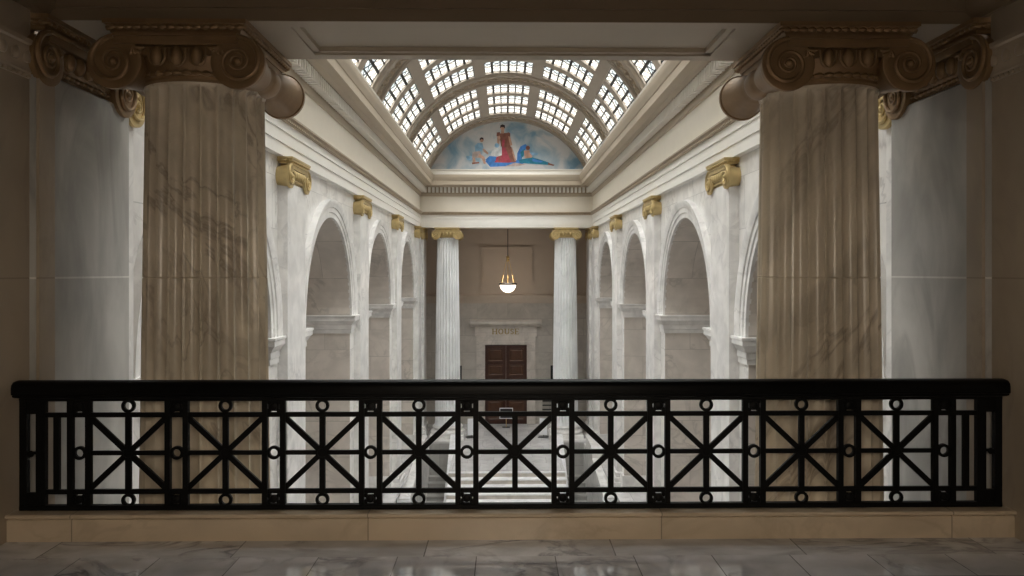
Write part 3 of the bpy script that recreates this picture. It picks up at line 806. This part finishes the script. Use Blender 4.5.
# ------------------------------------------------------------------ balcony: floor, plinth, walls, ceiling
mb=MB(); mb.box(-8,8,-6,4.75,-.2,0,0); mb.box(-8,8,4.75,5.21,-.2,0,1); struct(mb.build('floor',[M['floor'],M['border']],None,0))
mb=MB()
mb.rings([[(-3.24,y,z),(3.24,y,z)] for y,z in ((5.04,-.01),(5.04,.136),(5.052,.142),(5.052,.146),(5.025,.150),(5.02,.155),(5.02,.166),(5.028,.172),(5.225,.172),(5.225,-.6))],False,False)
struct(mb.build('trim_50',M['tan']))
for s,sn in ((-1,'left'),(1,'right')):
    mb=MB(); x0,x1=min(s*3.2,s*4.2),max(s*3.2,s*4.2)
    mb.box(x0,x1,4.0,5.29,-.01,3.43); w=struct(mb.build('wall_%s_jamb'%sn,M['jamb'],None,0))
    # anta cap moulding and eggs
    c=MB(); rs=[]
    prof=[(-.01,2.97),(.012,2.97),(.012,3.0),(.02,3.01),(.02,3.05),(.03,3.08),(.045,3.13),(.045,3.17),(.06,3.18),(.06,3.21),(-.01,3.21)]
    c.rings([[(s*(3.2-d),y,z) for d,z in prof] for y in (4.0,5.27)],True,True)
    for k in range(10):
        y=5.2-.13*k; c.ell((s*3.165,y,3.10),.02,.045,.045,10,6)
    for k in range(24): c.ell((s*3.185,5.25-.052*k,2.985),.010,.022,.014,6,5)
    c.build('moulding',M['jamb'],w)
    c=MB(); c.bevbox(min(s*3.14,s*3.3),max(s*3.14,s*3.3),5.288,5.47,-5,2.99,.002); c.build('corner_strip',M['jamb'],w)
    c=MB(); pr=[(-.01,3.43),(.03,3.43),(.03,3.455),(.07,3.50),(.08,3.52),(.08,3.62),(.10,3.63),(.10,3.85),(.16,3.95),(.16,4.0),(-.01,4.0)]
    c.rings([[(s*(3.2-d),y,z) for d,z in pr] for y in (3.9,5.48)],True,True); c.build('architrave',M['shadedbeam'],w)
    mb=MB(); mb.box(min(s*3.2,s*8),max(s*3.2,s*8),4.0,4.2,3.43,4.5); mb.box(min(s*4.2,s*8),max(s*4.2,s*8),4.0,4.2,0,3.43); struct(mb.build('wall_%s_return'%sn,M['jamb'],None,0))
    mb=MB(); mb.box(min(s*8,s*8.2),max(s*8,s*8.2),-6,4.2,0,4.5); struct(mb.build('wall_'+sn+'_balcony',M['dark'],None,0))
mb=MB(); mb.box(-8.2,8.2,-6.2,-6,0,4.5); struct(mb.build('wall_back',M['dark'],None,0))
mb=MB(); mb.box(-8.2,8.2,-6.2,5.5,4.45,4.6); struct(mb.build('ceiling',M['dark'],None,0))
mb=MB(); mb.box(-3.4,3.4,5.3,5.55,3.9,4.5); struct(mb.build('wall_above_beam',M['shadedbeam'],None,0))

# ------------------------------------------------------------------ iron balustrade
YB=5.14
b=empty('balustrade',(0,YB,.172)); tag(b,'long black iron balustrade of crossed bars and rings on the tan plinth','balustrade')
def ib(mb,x0,x1,z0,z1,d=.016): mb.bevbox(x0,x1,-d,d,z0-.172,z1-.172,.003)
mb=MB()
pr=[(-.070,.918),(-.070,.96),(-.064,.984),(-.045,1.0),(0,1.006),(.045,1.0),(.064,.984),(.070,.96),(.070,.918),(.055,.912),(.055,.90),(.03,.893),(-.03,.893),(-.055,.90),(-.055,.912)]
xs=[(-3.205,.6),(-3.203,.8),(-3.195,.94),(-3.18,1),(3.18,1),(3.195,.94),(3.203,.8),(3.205,.6)]
mb.rings([[(x,y*k,.95-.172+(z-.95)*k) for y,z in pr] for x,k in xs],True,True)
mb.build('handrail',M['rail'],b,40)
def part(name,fn):
    mb=MB(); fn(mb); return mb.build(name,M['iron'],b)
for z,w in ((.782,.015),(.289,.015)):
    part('rail_bar',lambda mb: ib(mb,-3.01,3.01,z-w,z+w,.013))
part('bottom_rail',lambda mb: ib(mb,-3.17,3.17,.172,.204,.022))
part('top_rail',lambda mb: ib(mb,-3.17,3.17,.872,.897,.022))
posts=[-2.795,-2.174,-1.5525,-.9315,-.3105,.3105,.9315,1.5525,2.174,2.795]
def ring(mb,x,z):
    z-=.172; n=24
    for_r=[(.0435,-.011),(.0435,.011),(.025,.011),(.025,-.011)]
    rs=[[(x+r*math.cos(2*PI*i/n),y,z+r*math.sin(2*PI*i/n)) for r,y in for_r] for i in range(n)]; rs.append(rs[0]); mb.rings(rs,True,False)
def rosette(mb,x,z0,z1):
    zc=(z0+z1)/2; hw=.0415; hz=(z1-z0)/2
    ib(mb,x-hw+.009,x+hw-.009,zc-hz+.010,zc+hz-.010,.014)
    for s1 in (-1,1):
        for s2 in (-1,1):
            ib(mb,min(x+s1*hw,x+s1*(hw-.022)),max(x+s1*hw,x+s1*(hw-.022)),min(zc+s2*hz,zc+s2*(hz-.026)),max(zc+s2*hz,zc+s2*(hz-.026)),.012)
    mb.lathe([(.026,-.014),(.024,-.02),(.012,-.024),(.004,-.025)],16,(x,0,zc-.172),'y')
for x in posts:
    def pf(mb):
        for s in (-1,1): ib(mb,x+s*.0575-.017,x+s*.0575+.017,.20,.88,.018)
        rosette(mb,x,.795,.875); rosette(mb,x,.207,.274)
        ib(mb,x-.075,x+.075,.866,.874,.0175); ib(mb,x-.075,x+.075,.203,.209,.0175)
    part('post',pf); part('ring',lambda mb: ring(mb,x,.537))
for i in range(9):
    x=(posts[i]+posts[i+1])/2; hw=(posts[i+1]-posts[i])/2-.0575
    def pf(mb):
        ib(mb,x-hw,x+hw,.523,.551,.011)
        ib(mb,x-.018,x+.018,.285,.785,.012)
        for s in (-1,1):
            dx,dz=hw,s*.239; l=math.hypot(dx,dz); nx,nz=-dz/l*.0175,dx/l*.0175
            for yo,yy in ((0,.0105),):
                q=[(x-dx+nx,.537-dz+nz-.172),(x-dx-nx,.537-dz-nz-.172),(x+dx-nx,.537+dz-nz-.172),(x+dx+nx,.537+dz+nz-.172)]
                mb.prism(q,'y',-yy,yy)
        mb.lathe([(.030,-.013),(.028,-.016)],20,(x,0,.537-.172),'y')
    part('cross_panel',pf)
    if i!=4:
        part('ring',lambda mb: ring(mb,x,.839)); part('ring',lambda mb: ring(mb,x,.233))
for s in (-1,1):
    def pf(mb):
        for a,c in ((3.125,3.17),(3.008,3.066)):
            ib(mb,min(s*a,s*c),max(s*a,s*c),.19,.89,.02)
        ib(mb,min(s*3.05,s*3.13),max(s*3.05,s*3.13),.79,.885,.014); ib(mb,min(s*3.05,s*3.13),max(s*3.05,s*3.13),.20,.285,.014)
        ib(mb,min(s*3.05,s*3.13),max(s*3.05,s*3.13),.53,.548,.010)
        mb.lathe([(.022,-.02),(.018,-.028),(.006,-.03)],14,(s*3.096,0,.537-.172),'y')
    part('end_post',pf)
    part('baluster',lambda mb: ib(mb,min(s*2.922,s*2.958),max(s*2.922,s*2.958),.285,.785,.014))

# ------------------------------------------------------------------ light
def area(name,loc,rot,sx,sy,power,col):
    l=bpy.data.lights.new(name,'AREA'); l.shape='RECTANGLE'; l.size=sx; l.size_y=sy; l.energy=power; l.color=col
    o=bpy.data.objects.new(name,l); o.location=loc; o.rotation_euler=rot; COL.objects.link(o); return o
area('balcony_lamp',(0,-.5,1.95),(R(24),0,0),1.6,.7,122,(1,.85,.67))
pt=bpy.data.lights.new('pendant_bulb','POINT'); pt.energy=14; pt.color=(1,.82,.66); pt.shadow_soft_size=.2
po=bpy.data.objects.new('pendant_bulb',pt); po.location=(PXL,PYL-.0,zpy(279,PYL)); COL.objects.link(po)
sl=bpy.data.lights.new('bright_overcast_zenith','SUN'); sl.energy=25; sl.angle=R(110); sl.color=(1,.985,.96)
so=bpy.data.objects.new('bright_overcast_zenith',sl); so.location=(0,18,20); COL.objects.link(so)
w=bpy.data.worlds.new('World'); S.world=w; w.use_nodes=True
w.node_tree.nodes['Background'].inputs[0].default_value=(.75,.85,1,1); w.node_tree.nodes['Background'].inputs[1].default_value=.05

# ------------------------------------------------------------------ camera
cam=bpy.data.cameras.new('Camera'); co=bpy.data.objects.new('Camera',cam); COL.objects.link(co); S.camera=co
co.location=(-.065,0,1.70); co.rotation_euler=(R(90),0,R(-.8))
cam.sensor_fit='HORIZONTAL'; cam.sensor_width=36; cam.lens=794*36/1024
cam.shift_x=-4/1024; cam.shift_y=-16/1024
cam.clip_end=200
S.view_settings.view_transform='Standard'; S.view_settings.look='None'; S.view_settings.gamma=1; S.view_settings.use_curve_mapping=False
S.view_settings.exposure=0
S.cycles.use_denoising=True
S.cycles.max_bounces=10; S.cycles.diffuse_bounces=6
